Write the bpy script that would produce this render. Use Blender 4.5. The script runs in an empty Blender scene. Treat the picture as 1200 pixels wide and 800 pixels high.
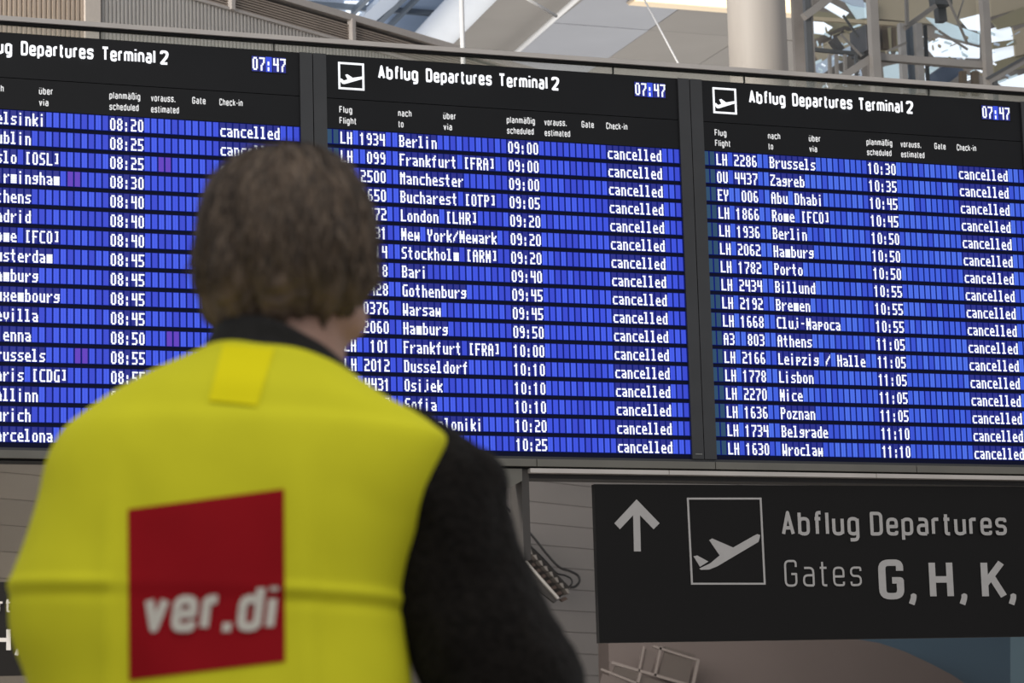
import bpy, bmesh, math, random
from mathutils import Vector, Matrix, noise
from mathutils.bvhtree import BVHTree
random.seed(7)
S = bpy.context.scene
COL = S.collection
U = 0.035                                   # one character cell of the boards, metres
# ------------------------------------------------------------------ camera
F = 3232.5
FW = Vector((0.34130648, 0.92536709, 0.16494135)).normalized()
RT = Vector((0.93945884, -0.34151817, -0.02797184)).normalized()
RT = (RT - FW * RT.dot(FW)).normalized()
UP = RT.cross(FW)
CAM = Vector((-112.74 * U, -375.81 * U, 1.15))
Z0 = 1.15 + 95.406 * U                      # height of the first text row's baseline
cd = bpy.data.cameras.new('camera'); cam = bpy.data.objects.new('camera', cd); COL.objects.link(cam)
cam.matrix_world = Matrix(((RT.x, UP.x, -FW.x, CAM.x), (RT.y, UP.y, -FW.y, CAM.y), (RT.z, UP.z, -FW.z, CAM.z), (0, 0, 0, 1)))
cd.sensor_width = 36; cd.lens = F / 1200 * 36; cd.clip_end = 400; cd.clip_start = 0.1
cd.dof.use_dof = True; cd.dof.focus_distance = 14.8; cd.dof.aperture_fstop = 9
S.camera = cam
# ------------------------------------------------------------------ world, lights, exposure
w = bpy.data.worlds.new('world'); S.world = w; w.use_nodes = True
w.node_tree.nodes['Background'].inputs[0].default_value = (0.93, 0.95, 1.0, 1)
w.node_tree.nodes['Background'].inputs[1].default_value = 0.50
S.view_settings.view_transform = 'Standard'; S.view_settings.look = 'None'
S.view_settings.exposure = 0; S.view_settings.gamma = 1; S.view_settings.use_curve_mapping = False
def area(name, loc, target, size, power, col):
    l = bpy.data.lights.new(name, 'AREA'); l.shape = 'RECTANGLE'; l.size, l.size_y = size; l.energy = power; l.color = col
    o = bpy.data.objects.new(name, l); COL.objects.link(o); o.location = loc
    o.rotation_euler = (Vector(target) - Vector(loc)).to_track_quat('-Z', 'Y').to_euler(); return o
area('skylight_lamp', (-3.2, -14.5, 9.0), (-2.8, -10, 1.3), (7, 5), 320, (1, .98, .94))
area('ceiling_fill', (14, 53, 13.0), (14, 53, 20), (50, 26), 5200, (1, .96, .91))  # unseen upward fill added to brighten the ceiling
area('wall_fill', (9, 24, 6.6), (17, 48, 4.5), (10, 4), 2600, (1, .93, .86))  # unseen fill added under the slab to brighten the back wall
area('cladding_fill', (-14, 6, 12.0), (4, 36, 9), (12, 8), 10500, (1, .95, .88))  # unseen fill added to brighten the ribbed wall and upper background
# ------------------------------------------------------------------ helpers
def ray(x, y): return (FW + RT * ((x - 600) / F) - UP * ((y - 400) / F))
def at(x, y, dist): return CAM + ray(x, y) * dist
def onY(x, y, Y=0.0):
    r = ray(x, y); return CAM + r * ((Y - CAM.y) / r.y)
def onplane(x, y, p, n):
    r = ray(x, y); return CAM + r * ((p - CAM).dot(n) / r.dot(n))
def uv(x, y, Y=0.0, k=0):
    p = onY(x, y, Y); return (p.x / U - 59.94 * k, (Z0 - p.z) / U)
def W(u, v, Y=0.0): return Vector((u * U, Y, Z0 - v * U))
MATS = {}
def mat(name, col, rough=.6, metal=0, emit=None, es=1.0, noise_amt=0, nscale=20, bump=0, stretch=(1, 1, 1), spec=.5, trans=0, alpha=1, sheen=0):
    if name in MATS: return MATS[name]
    m = bpy.data.materials.new(name); m.use_nodes = True; nt = m.node_tree; b = nt.nodes['Principled BSDF']
    b.inputs['Base Color'].default_value = (*col, 1); b.inputs['Roughness'].default_value = rough; b.inputs['Metallic'].default_value = metal
    b.inputs['Specular IOR Level'].default_value = spec
    if trans: b.inputs['Transmission Weight'].default_value = trans
    if alpha < 1: b.inputs['Alpha'].default_value = alpha
    if sheen: b.inputs['Sheen Weight'].default_value = sheen
    if emit: b.inputs['Emission Color'].default_value = (*emit, 1); b.inputs['Emission Strength'].default_value = es
    if noise_amt or bump:
        tc = nt.nodes.new('ShaderNodeTexCoord'); mp = nt.nodes.new('ShaderNodeMapping'); mp.inputs['Scale'].default_value = stretch
        nz = nt.nodes.new('ShaderNodeTexNoise'); nz.inputs['Scale'].default_value = nscale; nz.inputs['Detail'].default_value = 6
        nt.links.new(tc.outputs['Object'], mp.inputs[0]); nt.links.new(mp.outputs[0], nz.inputs[0])
        if noise_amt:
            cr = nt.nodes.new('ShaderNodeValToRGB')
            lo = tuple(max(0, c * (1 - noise_amt)) for c in col); hi = tuple(min(1, c * (1 + noise_amt)) for c in col)
            cr.color_ramp.elements[0].position = .3; cr.color_ramp.elements[1].position = .7
            cr.color_ramp.elements[0].color = (*lo, 1); cr.color_ramp.elements[1].color = (*hi, 1)
            nt.links.new(nz.outputs[0], cr.inputs[0]); nt.links.new(cr.outputs[0], b.inputs['Base Color'])
        if bump:
            bp = nt.nodes.new('ShaderNodeBump'); bp.inputs['Strength'].default_value = bump; bp.inputs['Distance'].default_value = .01
            nt.links.new(nz.outputs[0], bp.inputs['Height']); nt.links.new(bp.outputs[0], b.inputs['Normal'])
    MATS[name] = m; return m
class MB:
    def __init__(s): s.v = []; s.f = []; s.mi = []
    def face(s, pts, mi=0):
        n = len(s.v); s.v += [Vector(p) for p in pts]; s.f.append(tuple(range(n, n + len(pts)))); s.mi.append(mi)
    def hexa(s, c, mi=0):                    # 8 corners: bottom 4, top 4
        n = len(s.v); s.v += [Vector(p) for p in c]
        for q in ((0, 3, 2, 1), (4, 5, 6, 7), (0, 1, 5, 4), (1, 2, 6, 5), (2, 3, 7, 6), (3, 0, 4, 7)):
            s.f.append(tuple(n + i for i in q)); s.mi.append(mi)
    def box(s, a, b, mi=0):
        x0, y0, z0 = (min(a[i], b[i]) for i in range(3)); x1, y1, z1 = (max(a[i], b[i]) for i in range(3))
        s.hexa([(x0, y0, z0), (x1, y0, z0), (x1, y1, z0), (x0, y1, z0), (x0, y0, z1), (x1, y0, z1), (x1, y1, z1), (x0, y1, z1)], mi)
    def beam(s, p, q, wd, ht, up=(0, 0, 1), mi=0):
        p, q = Vector(p), Vector(q); d = (q - p).normalized(); sd = d.cross(Vector(up))
        if sd.length < 1e-4: sd = d.cross(Vector((0, 1, 0)))
        sd = sd.normalized() * wd / 2; u = sd.cross(d).normalized() * ht / 2
        s.hexa([p - sd - u, p + sd - u, p + sd + u, p - sd + u, q - sd - u, q + sd - u, q + sd + u, q - sd + u], mi)
    def tube(s, pts, r, n=12, cap=True, mi=0):
        pts = [Vector(p) for p in pts]; base = len(s.v); N = len(pts)
        rr = r if isinstance(r, (list, tuple)) else [r] * N
        ref = None
        for i, p in enumerate(pts):
            d = (pts[min(i + 1, N - 1)] - pts[max(i - 1, 0)]).normalized()
            a = ref if ref is not None else d.cross(Vector((0, 0, 1)) if abs(d.z) < .9 else Vector((0, 1, 0)))
            a = (a - d * a.dot(d)).normalized(); ref = a; b = d.cross(a)
            for j in range(n):
                t = 2 * math.pi * j / n; s.v.append(p + a * math.cos(t) * rr[i] + b * math.sin(t) * rr[i])
        for i in range(N - 1):
            for j in range(n):
                s.f.append((base + i * n + j, base + i * n + (j + 1) % n, base + (i + 1) * n + (j + 1) % n, base + (i + 1) * n + j)); s.mi.append(mi)
        if cap:
            s.f.append(tuple(base + j for j in reversed(range(n)))); s.f.append(tuple(base + (N - 1) * n + j for j in range(n))); s.mi += [mi, mi]
    def prism(s, poly, off, mi=0):           # poly of 3d points, extruded by vector off
        off = Vector(off); n = len(poly); a = [Vector(p) for p in poly]; b = [p + off for p in a]
        s.face(a, mi); s.face(list(reversed(b)), mi)
        for i in range(n): s.face([a[i], b[i], b[(i + 1) % n], a[(i + 1) % n]], mi)
    def build(s, name, mats, parent=None, smooth=False):
        me = bpy.data.meshes.new(name); me.from_pydata([tuple(v) for v in s.v], [], s.f)
        for m in (mats if isinstance(mats, (list, tuple)) else [mats]): me.materials.append(m)
        me.polygons.foreach_set('material_index', s.mi)
        if smooth: me.polygons.foreach_set('use_smooth', [True] * len(s.f))
        me.update()
        bm = bmesh.new(); bm.from_mesh(me); bmesh.ops.recalc_face_normals(bm, faces=bm.faces); bm.to_mesh(me); bm.free()
        o = bpy.data.objects.new(name, me); COL.objects.link(o)
        if parent: o.parent = parent
        return o
def tag(o, label=None, cat=None, group=None, kind=None):
    if label: o['label'] = label
    if cat: o['category'] = cat
    if group: o['group'] = group
    if kind: o['kind'] = kind
    return o
def empty(name, loc=(0, 0, 0), label=None, cat=None, group=None, kind=None):
    o = bpy.data.objects.new(name, None); COL.objects.link(o); o.location = loc; o.empty_display_size = .2
    return tag(o, label, cat, group, kind)
def settle():                                 # keep children where they were built although their Empty stands at the thing's base
    bpy.context.view_layer.update()
def under(root, o):                           # o is built in world coordinates
    o.parent = root; o.matrix_parent_inverse = Matrix.Translation(root.location).inverted(); return o
# ------------------------------------------------------------------ lettering: strokes
def rr(x0, y0, x1, y1): return ('c', [(x0, y0), (x1, y0), (x1, y1), (x0, y1)])
GL = {
 'A': (3.4, [[(0, 0, 0), (1.7, 7, 0), (3.4, 0, 0)], [(.6, 2, 0), (2.8, 2, 0)]]),
 'b': (3, [[(0, 0), (0, 7)], rr(0, 0, 3, 5)]), 'd': (3, [[(3, 0), (3, 7)], rr(0, 0, 3, 5)]),
 'p': (3, [[(0, -2), (0, 5)], rr(0, 0, 3, 5)]), 'o': (3, [rr(0, 0, 3, 5)]),
 'f': (2, [[(.8, 0), (.8, 7), (2.2, 7)], [(0, 5), (2, 5)]]), 'l': (0, [[(0, 0), (0, 7)]]),
 'u': (3, [[(0, 5), (0, 0), (3, 0), (3, 5)], [(3, 5), (3, 0)]]), 'g': (3, [rr(0, 0, 3, 5), [(3, 5), (3, -2), (.3, -2)]]),
 'D': (3.3, [('c', [(0, 0, 0), (3.3, 0), (3.3, 7), (0, 7, 0)])]),
 'e': (3, [[(0, 2.5, 0), (3, 2.5, 0), (3, 5), (0, 5), (0, 0), (3, 0), (3, 1)]]),
 'a': (3, [[(.2, 5), (3, 5), (3, 0)], [(3, 2.9, 0), (0, 2.9), (0, 0), (3, 0, 0)]]),
 'r': (1.7, [[(0, 0), (0, 5)], [(0, 3.4), (0, 5), (1.9, 5)]]), 't': (1.7, [[(.5, 6.7), (.5, 0), (1.8, 0)], [(-.3, 5), (1.8, 5)]]),
 's': (3, [[(3, 4), (3, 5), (0, 5), (0, 2.6), (3, 2.6), (3, 0), (0, 0), (0, 1)]]),
 'T': (3.8, [[(0, 7), (3.8, 7)], [(1.9, 7), (1.9, 0)]]),
 'm': (5, [[(0, 0), (0, 5)], [(0, 5, 0), (2.5, 5), (2.5, 0)], [(2.5, 5, 0), (5, 5), (5, 0)]]),
 'n': (3, [[(0, 0), (0, 5)], [(0, 5, 0), (3, 5), (3, 0)]]), 'h': (3, [[(0, 0), (0, 7)], [(0, 5, 0), (3, 5), (3, 0)]]),
 'i': (0, [[(0, 0), (0, 5)], [(0, 6.4), (0, 7.2)]]), '2': (3, [[(0, 5.6), (0, 7), (3, 7), (3, 4.4), (0, 0, 0), (3.1, 0, 0)]]),
 'G': (3.3, [[(3.3, 5.3), (3.3, 7), (0, 7), (0, 0), (3.3, 0), (3.3, 3.3, 0), (1.8, 3.3)]]),
 ',': (.4, [[(.4, .4), (.4, -.3), (-.1, -1.6)]]), 'H': (3.6, [[(0, 0), (0, 7)], [(3.6, 0), (3.6, 7)], [(0, 3.5), (3.6, 3.5)]]),
 'K': (3.5, [[(0, 0), (0, 7)], [(3.4, 7), (.1, 2.6)], [(1.3, 4.2), (3.6, 0)]]),
 'F': (3, [[(0, 0), (0, 7, 0), (3, 7)], [(0, 3.6), (2.6, 3.6)]]), 'c': (3, [[(3, 4), (3, 5), (0, 5), (0, 0), (3, 0), (3, 1)]]),
 'C': (3.3, [[(3.3, 5.3), (3.3, 7), (0, 7), (0, 0), (3.3, 0), (3.3, 1.7)]]),
 'v': (3, [[(0, 5, 0), (1.5, 0, 0), (3, 5, 0)]]), 'k': (3, [[(0, 0), (0, 7)], [(2.8, 5), (.1, 2)], [(1.1, 3), (3, 0)]]),
 'ü': (3, [[(0, 5), (0, 0), (3, 0), (3, 5)], [(.5, 6.7), (.5, 7.1)], [(2.5, 6.7), (2.5, 7.1)]]),
 'ä': (3, [[(.2, 5), (3, 5), (3, 0)], [(3, 2.9, 0), (0, 2.9), (0, 0), (3, 0, 0)], [(.5, 6.7), (.5, 7.1)], [(2.5, 6.7), (2.5, 7.1)]]),
 'ß': (3, [[(0, 0), (0, 7), (2.7, 7), (2.7, 4), (3, 4), (3, 0), (1.4, 0)]]), '-': (1.6, [[(0, 2.8), (1.6, 2.8)]]),
 '.': (.3, [[(.15, -.1), (.15, .5)]]), ' ': (1.5, []),
}
def rounded(path, closed, r0):
    P = [Vector((p[0], p[1])) for p in path]; R = [(p[2] if len(p) > 2 else r0) for p in path]; n = len(P); out = []
    for i in range(n):
        if not closed and i in (0, n - 1): out.append(P[i]); continue
        a, b, c = P[i - 1], P[i], P[(i + 1) % n]; r = min(R[i], (a - b).length * .5, (c - b).length * .5)
        if r < .05: out.append(b); continue
        s, e = b + (a - b).normalized() * r, b + (c - b).normalized() * r
        for k in range(5):
            t = k / 4; out.append((1 - t) ** 2 * s + 2 * t * (1 - t) * b + t * t * e)
    return out
def ribbon(pts, closed, t):
    n = len(pts); q = []; h = t / 2
    for i in range(n if closed else n - 1):
        a, b = pts[i], pts[(i + 1) % n]; d = b - a
        if d.length < 1e-6: continue
        d.normalize(); m = Vector((-d.y, d.x)) * h; q.append((a + m, b + m, b - m, a - m))
    for i in range(n):
        if closed or 0 < i < n - 1:
            a, b, c = pts[i - 1], pts[i], pts[(i + 1) % n]; x = (b - a).normalized().dot((c - b).normalized())
            if x < .999:
                o = [b + Vector((math.cos(k * math.pi / 4), math.sin(k * math.pi / 4))) * h for k in range(8)]
                q.append(tuple(o))
    return q
def strokes(text, t=1.15, gap=1.2, r=1.3):
    """flat quads in glyph units, outer left edge at x=0, baseline at y=0; returns quads and width"""
    x = t / 2; Q = []
    for ch in text:
        wd, ps = GL[ch]
        for p in ps:
            if ch == '.': p = [(.15, -t / 2), (.15, t / 2)]
            closed = isinstance(p, tuple); path = rounded(p[1] if closed else p, closed, r)
            if not closed:                    # square caps so corners meet
                if len(path) == 2: pass
            for q in ribbon(path, closed, t): Q.append([(a.x + x, a.y + t / 2) for a in q])
        x += wd + t + gap
    return Q, x - t - gap + t / 2
def letters(name, text, u0, v0, cap, width, Y, m, parent, t=1.15, gap=1.2, place=None, single=True):
    wq = strokes(text, t, gap)[1]; sy = cap / (7 + t); sx = width / wq; place = place or W; x = 0; mb = MB(); k = 0
    for ch in text:
        Q, _ = strokes(ch, t, gap)
        for q in Q:
            k += 1; mb.face([place(u0 + (a + x) * sx, v0 - b * sy, Y - k * .00004) for a, b in q])
        x += GL[ch][0] + t + gap
        if single and mb.v: under(parent, mb.build(name, m)); mb = MB()
    if not single: o = under(parent, mb.build(name, m)); o['kind'] = 'stuff'
# ------------------------------------------------------------------ lettering: 5x7 segments of the split displays
FT = {
'0':'0E1B1B1B1B1B0E','1':'0C1C0C0C0C0C0C','2':'1E03030E18181F','3':'1E03030E03031E','4':'1B1B1B1F030303','5':'1F18181E03031E','6':'0E18181E1B1B0E','7':'1F0303060C0C0C',
'8':'0E1B1B0E1B1B0E','9':'0E1B1B0F03030E',
'A':'0E1B1B1F1B1B1B','B':'1E1B1B1E1B1B1E','C':'0F18181818180F','D':'1E1B1B1B1B1B1E','E':'1F18181E18181F','F':'1F18181E181818','G':'0F18181B1B1B0F','H':'1B1B1B1F1B1B1B',
'K':'1B1B1E1C1E1B1B','L':'1818181818181F','M':'1B1F1F1B1B1B1B','N':'1B1B1F1F1F1B1B','O':'0E1B1B1B1B1B0E','P':'1E1B1B1E181818','R':'1E1B1B1E1E1B1B','S':'0F18180E03031E',
'T':'1F0C0C0C0C0C0C','U':'1B1B1B1B1B1B0E','V':'1B1B1B1B1B0E04','W':'1B1B1B1B1F1F1B','Y':'1B1B1B0E0C0C0C','Z':'1F03060C18181F',
'a':'00001E030F1B0F','b':'18181E1B1B1B1E','c':'00000F1818180F','d':'03030F1B1B1B0F','e':'00000E1B1F180F','f':'060C1E0C0C0C0C','g':'00000F1B0F031E','h':'18181E1B1B1B1B',
'i':'0C000C0C0C0C0C','j':'06000606060618','k':'18181B1E1C1E1B','l':'1C0C0C0C0C0C1E','m':'00001F1F1F1F1F','n':'00001E1B1B1B1B','o':'00000E1B1B1B0E','p':'00001E1B1E1818',
'r':'00001B1C181818','s':'00000F180E031E','t':'0C0C1E0C0C0C06','u':'00001B1B1B1B0F','v':'00001B1B1B0E04','w':'00001B1B1F1F1B','x':'00001B1B0E1B1B','z':'00001F060C181F',
'[':'0E0C0C0C0C0C0E',']':'0E060606060E00','(':'0E0C0C0C0C0C0E',')':'0E06060606060E','/':'0103060C181810','-':'0000000E000000',':':'00000C00000C00'}
FT[':'] = '00000C0C000C0C'
def cellglyph(mb, ch, u, vb, Y, h=1.8, wd=.86):
    rows = FT[ch]; ph = h / 7; pw = wd / 5
    for r in range(7):
        b = int(rows[2 * r:2 * r + 2], 16)
        c = 0
        while c < 5:
            if b >> (4 - c) & 1:
                e = c
                while e < 5 and b >> (4 - e) & 1: e += 1
                n = (e - c)
                ua, ub = u + c * pw + (.05 if n < 3 else .02), u + e * pw - (.05 if n < 3 else .02)
                va = vb - h + r * ph - .0; vbb = va + ph + (.02 if n < 3 else -.03)
                mb.face([W(ua, va, Y), W(ub, va, Y), W(ub, vbb, Y), W(ua, vbb, Y)]); c = e
            else: c += 1
# ------------------------------------------------------------------ materials
M_black = mat('matt_black_fascia', (.010, .010, .011), .5, spec=.3, noise_amt=.15, nscale=3)
M_case = mat('dark_grey_steel', (.062, .062, .063), .45, noise_amt=.1, nscale=5)
M_seam = mat('seam_black', (.002, .002, .002), .8)
M_title = mat('backlit_white', (.8, .8, .8), .5, emit=(.93, .95, 1), es=.92)
M_head = mat('backlit_soft_white', (.6, .6, .6), .5, emit=(.85, .85, .84), es=.62)
M_glyph = mat('lit_white_segments', (.5, .5, .5), .5, emit=(.88, .93, 1), es=1.0)
M_rowback = mat('navy_display_glass', (.002, .003, .01), .6, spec=.15, emit=(.002, .008, .15), es=1)
M_navy = mat('display_base', (.003, .003, .006), .6, emit=(.001, .002, .014), es=1, spec=.15)
BL = [mat('lit_blue_cell_a', (.01, .02, .2), .4, emit=(.034, .070, .66), es=1), mat('lit_blue_cell_b', (.01, .02, .2), .4, emit=(.046, .095, .74), es=1),
      mat('lit_blue_cell_c', (.01, .02, .2), .4, emit=(.027, .050, .54), es=1), mat('dim_blue_cell', (.01, .01, .1), .4, emit=(.009, .015, .20), es=1),
      mat('teal_cell', (.01, .03, .05), .4, emit=(.012, .05, .11), es=1), mat('violet_cell', (.03, .01, .2), .4, emit=(.10, .035, .42), es=1)]
BR = [mat('lit_sky_cell_a', (.01, .02, .2), .4, emit=(.040, .105, .66), es=1), mat('lit_sky_cell_b', (.01, .02, .2), .4, emit=(.060, .145, .72), es=1),
      mat('lit_sky_cell_c', (.01, .02, .2), .4, emit=(.028, .068, .56), es=1)] + BL[3:]
M_rail = mat('olive_aluminium', (.22, .205, .17), .5, metal=0, noise_amt=.1, nscale=4)
M_railtop = mat('pale_champagne_aluminium', (.78, .71, .64), .45, metal=0, noise_amt=.08, nscale=4)
# ------------------------------------------------------------------ the setting
def onwall(P0, N0): return lambda x, y: onplane(x, y, P0, N0)
HW = math.radians(59.3)
D_ = Vector((math.sin(HW), math.cos(HW), 0)); N_ = Vector((D_.y, -D_.x, 0))        # wall direction and normal (towards the camera)
fl = MB(); fl.box((-45, -20, -.3), (75, 75, 0)); tag(fl.build('floor', mat('floor_stone', (.30, .28, .26), .35, noise_amt=.12, nscale=1.5)), kind='structure')
fl = MB(); fl.box((-26, 11.5, 7.0), (42, 33, 7.5)); tag(fl.build('floor_hidden', mat('hidden_slab', (.22, .2, .18), .6, noise_amt=.1, nscale=1.5)), kind='structure')  # unseen slab under column and tower, enlarged to shade the lower left sign
# ribbed facade wall, upper left
PW = at(400, 47, 40)
wl = MB(); zt = PW.z
def wp(x, y): return onplane(x, y, PW, N_)
def wallbox(mb, s0, s1, z0, z1, out, back=0.0, mi=0, P=PW):     # along D_, standing `out` proud of the plane
    a, b = P + D_ * s0, P + D_ * s1
    f, k = N_ * out, N_ * back
    lo = [a + f, b + f, b - k, a - k]
    mb.hexa([Vector((p.x, p.y, z0)) for p in lo] + [Vector((p.x, p.y, z1)) for p in lo], mi)
def s_of(x, y, P=PW): return (onplane(x, y, P, N_) - P).dot(D_)
zb = 6.0
sa, sb, sc = s_of(-60, 20), s_of(97, 20), s_of(115, 20)
warm = mat('warm_beige_cladding', (.42, .34, .27), .55, noise_amt=.05, nscale=1)
grey = mat('grey_cladding', (.36, .345, .33), .55, noise_amt=.05, nscale=1)
m1 = MB(); wallbox(m1, sa - 4, sb, zb, zt, 0, .2); wall = tag(m1.build('wall_left', warm), kind='structure')
m1 = MB(); s = sa - 3
while s < sb - .03: wallbox(m1, s, s + .045, zb, zt, .025); s += .082
tag(m1.build('cladding_ribs', warm, wall), 'warm beige vertical cladding ribs', kind='stuff')
m1 = MB(); wallbox(m1, sb, sc, zb, zt, .05, .2); m1.build('corner_post', mat('pale_post', (.50, .45, .40), .5, noise_amt=.04), wall)
m1 = MB(); wallbox(m1, sc, 4.0, zb, zt, 0, .2); m1.build('cladding_panel', grey, wall)
m1 = MB(); s = sc + .05
while s < 3.9: wallbox(m1, s, s + .035, zb, zt, .02); s += .07
tag(m1.build('cladding_ribs', grey, wall), 'grey vertical cladding ribs', kind='stuff')
# louvre band above it
top = wp(425, 30); bh = top.z - zt
lv = empty('louvre_band', tuple(wp(400, 45)), 'slanting brown band of horizontal metal louvre slats above the grey ribbed wall', 'louvre')
ms = mat('brown_slat', (.25, .205, .17), .5, noise_amt=.1, nscale=2); md = mat('dark_louvre_gap', (.018, .015, .013), .8); mrl = mat('louvre_rail', (.36, .33, .31), .5, noise_amt=.05)
g = MB(); wallbox(g, -9, 12, zt - .02, top.z - .01, -.06, .14); under(lv, g.build('backing', md))
ns = 7
for i in range(ns):
    z = zt + (bh - .05) * (i + .1) / ns; g = MB(); a = PW + D_ * -9 + N_ * .03; b = PW + D_ * 12 + N_ * .03
    h = (bh - .05) / ns * .62; a.z = b.z = z + h / 2; off = N_ * .05
    g.hexa([a - off + Vector((0, 0, -h / 2)), b - off + Vector((0, 0, -h / 2)), b + Vector((0, 0, -h / 2)), a + Vector((0, 0, -h / 2)), a - off + Vector((0, 0, h * .3)), b - off + Vector((0, 0, h * .3)), b + Vector((0, 0, h * .5)), a + Vector((0, 0, h * .5))])
    under(lv, g.build('slat', ms))
g = MB(); wallbox(g, -9, 12, top.z - .0, top.z + .10, .08, .1); under(lv, g.build('top_rail', mrl))
g = MB(); wallbox(g, -9, 12, zt - .045, zt - .005, .06, .1); under(lv, g.build('bottom_rail', mrl))
for x in (268, 409):
    s = s_of(x, 30); g = MB(); wallbox(g, s - .035, s + .035, zt - .04, top.z + .02, .1, .0); under(lv, g.build('mullion', mrl))
# roof: ceiling panels on the hall's grid
HC = CAM.z + 20.0
ceil = empty('ceiling', (5, 60, HC), kind='structure')
mc = [mat('ceiling_panel_a', (.235, .220, .203), .7, noise_amt=.04, nscale=.6), mat('ceiling_panel_b', (.225, .211, .195), .7, noise_amt=.04, nscale=.6), mat('ceiling_panel_skylit', (.29, .30, .33), .5, noise_amt=.04, nscale=.6)]  # third tone has the skylight band on one panel row put into its colour
def onz(x, y, z): r = ray(x, y); return CAM + r * ((z - CAM.z) / r.z)
tube_x = onz(520, 50, HC).x
g = MB(); g.box((tube_x - .2, 38, HC + .12), (60, 100, HC + .3)); under(ceil, g.build('backing', mat('ceiling_void', (.05, .048, .045), .9)))
xr0 = onz(598, 65, HC).x; xr1 = onz(650, 65, HC).x
px0 = xr0; pw, pl = 2.7, 2.9
i = 0
meshes = {}
for ix in range(-1, 16):
    for iy in range(0, 18):
        x0 = px0 + ix * pw; y0 = 40 + iy * pl
        if x0 < tube_x - .6: continue
        c = Vector((x0 + pw / 2, y0 + pl / 2, HC)); d = c - CAM; dz = d.dot(FW); sx = 600 + F * d.dot(RT) / dz; sy = 400 - F * d.dot(UP) / dz
        if not (-100 < sx < 1350 and -60 < sy < 140): continue
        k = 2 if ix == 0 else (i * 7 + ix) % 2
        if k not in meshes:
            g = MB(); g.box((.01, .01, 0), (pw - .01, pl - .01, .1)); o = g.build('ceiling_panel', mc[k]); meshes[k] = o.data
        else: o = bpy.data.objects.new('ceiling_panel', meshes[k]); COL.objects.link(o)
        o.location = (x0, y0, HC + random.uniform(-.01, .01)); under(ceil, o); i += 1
# skylight zone left of the tube: blue glazing with beams
sky = empty('window_1', tuple(at(450, 20, 52)), kind='structure')
mg = mat('blue_grey_roof_glass', (.22, .27, .36), .3, emit=(.13, .18, .27), es=.45, noise_amt=.2, nscale=.4)
mwh = mat('bright_sky_pane', (.8, .85, .9), .3, emit=(.82, .9, 1), es=1.0)
mbm = mat('dark_blue_steel', (.10, .125, .16), .5)  # dark blue-grey steel of bars, purlins and brackets
def hq(mb, pts, z, th=.08, mi=0):             # prism on a horizontal plane under given outline pixels of its underside
    mb.prism([onz(x, y, z) for x, y in pts], (0, 0, th), mi)
g = MB(); y0, y1 = 40, 100; x1 = tube_x
g.box((-24, y0, HC + .9), (x1 + .3, y1, HC + 1.0)); under(sky, g.build('roof_glass', mg))
for pts in ([(404, 3), (432, 3), (426, 12), (402, 9)], [(412, -12), (446, -12), (438, -2), (408, -2)], [(406, 13), (424, 16), (415, 24), (402, 20)]):
    g = MB(); hq(g, pts, HC + .85, .04); under(sky, g.build('sky_pane', mwh))
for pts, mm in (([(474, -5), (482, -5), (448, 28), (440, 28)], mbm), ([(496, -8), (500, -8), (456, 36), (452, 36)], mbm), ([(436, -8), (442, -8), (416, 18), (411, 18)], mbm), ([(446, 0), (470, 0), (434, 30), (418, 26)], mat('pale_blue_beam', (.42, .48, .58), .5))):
    g = MB(); hq(g, pts, HC + .62, .15); under(sky, g.build('roof_bar', mm))
for yy in (44, 49, 54, 59, 64, 70):
    g = MB(); g.box((-24, yy, HC + .7), (x1, yy + .12, HC + .85)); under(sky, g.build('roof_purlin', mbm))
# big pale tube along the roof
ra, rb = onz(551, 0, HC - .3), onz(505, 48, HC - .3); dt = (rb - ra).normalized()
tb = empty('roof_tube', tuple(ra), 'thick pale blue white roof tube running diagonally behind the thin white mast', 'beam')
g = MB(); g.tube([ra - dt * 16, rb + dt * 35], .47, 28); under(tb, g.build('tube', mat('pale_blue_white_paint', (.62, .66, .72), .4, noise_amt=.04, nscale=.5), smooth=True))
for x, y in ((533, 6), (500, 37)):
    p = onz(x, y, HC - .35); g = MB(); g.beam(p - dt * .28, p + dt * .28, .12, .2); under(tb, g.build('bracket', mbm))
# slim members under the roof
mwp = mat('white_paint', (.66, .66, .66), .4, noise_amt=.04, nscale=1)
def rod(name, a, b, r, label, cat, m=mwp, n=12):
    base = Vector(a); o = MB(); o.tube([Vector(a) - base, Vector(b) - base], r, n); ob = o.build(name, m, smooth=True); ob.location = base; return tag(ob, label, cat)
a, b = onz(597, 68, HC - .35), onz(680, -5, HC - .35); dd = (a - b).normalized()
rod('roof_pipe', b - dd * 6, a + dd * 4, .07, 'white pipe running diagonally under the ceiling panels right of the mast', 'pipe')
a, b = at(652, 19, 46), at(610, -6, 45); rod('roof_strut', a, b, .026, 'short thin white strut joining the diagonal roof pipe from the left', 'strut')
a, b = at(540.5, 75, 34), at(540, -30, 34); a.x = b.x; a.y = b.y; rod('steel_mast', a - Vector((0, 0, 1.5)), b, .031, 'thin vertical white mast in front of the roof tube', 'mast')
a, b = at(800, 84, 34), at(751, -8, 36); rod('stay_cable', a, b, .012, 'thin pale stay cable slanting down to the left of the round column', 'cable')
# olive end wall behind column and cove light
cy = 47.5
def yw(x, y, Y=cy): return onY(x, y, Y)
# round column
cb = at(888, 50, 36); rad = .5 * 66.5 / F * 36
g = MB(); g.tube([(0, 0, 7.5), (0, 0, 12), (0, 0, 17)], [rad * 1.05, rad * 1.03, rad * .98], 48)
co = g.build('round_column', mat('pale_plaster', (.46, .42, .38), .6, noise_amt=.05, nscale=2, stretch=(3, 3, .3)), smooth=True); co.location = (cb.x, cb.y, 0)
tag(co, 'thick round pale plaster column rising behind the third board', 'column')
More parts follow.
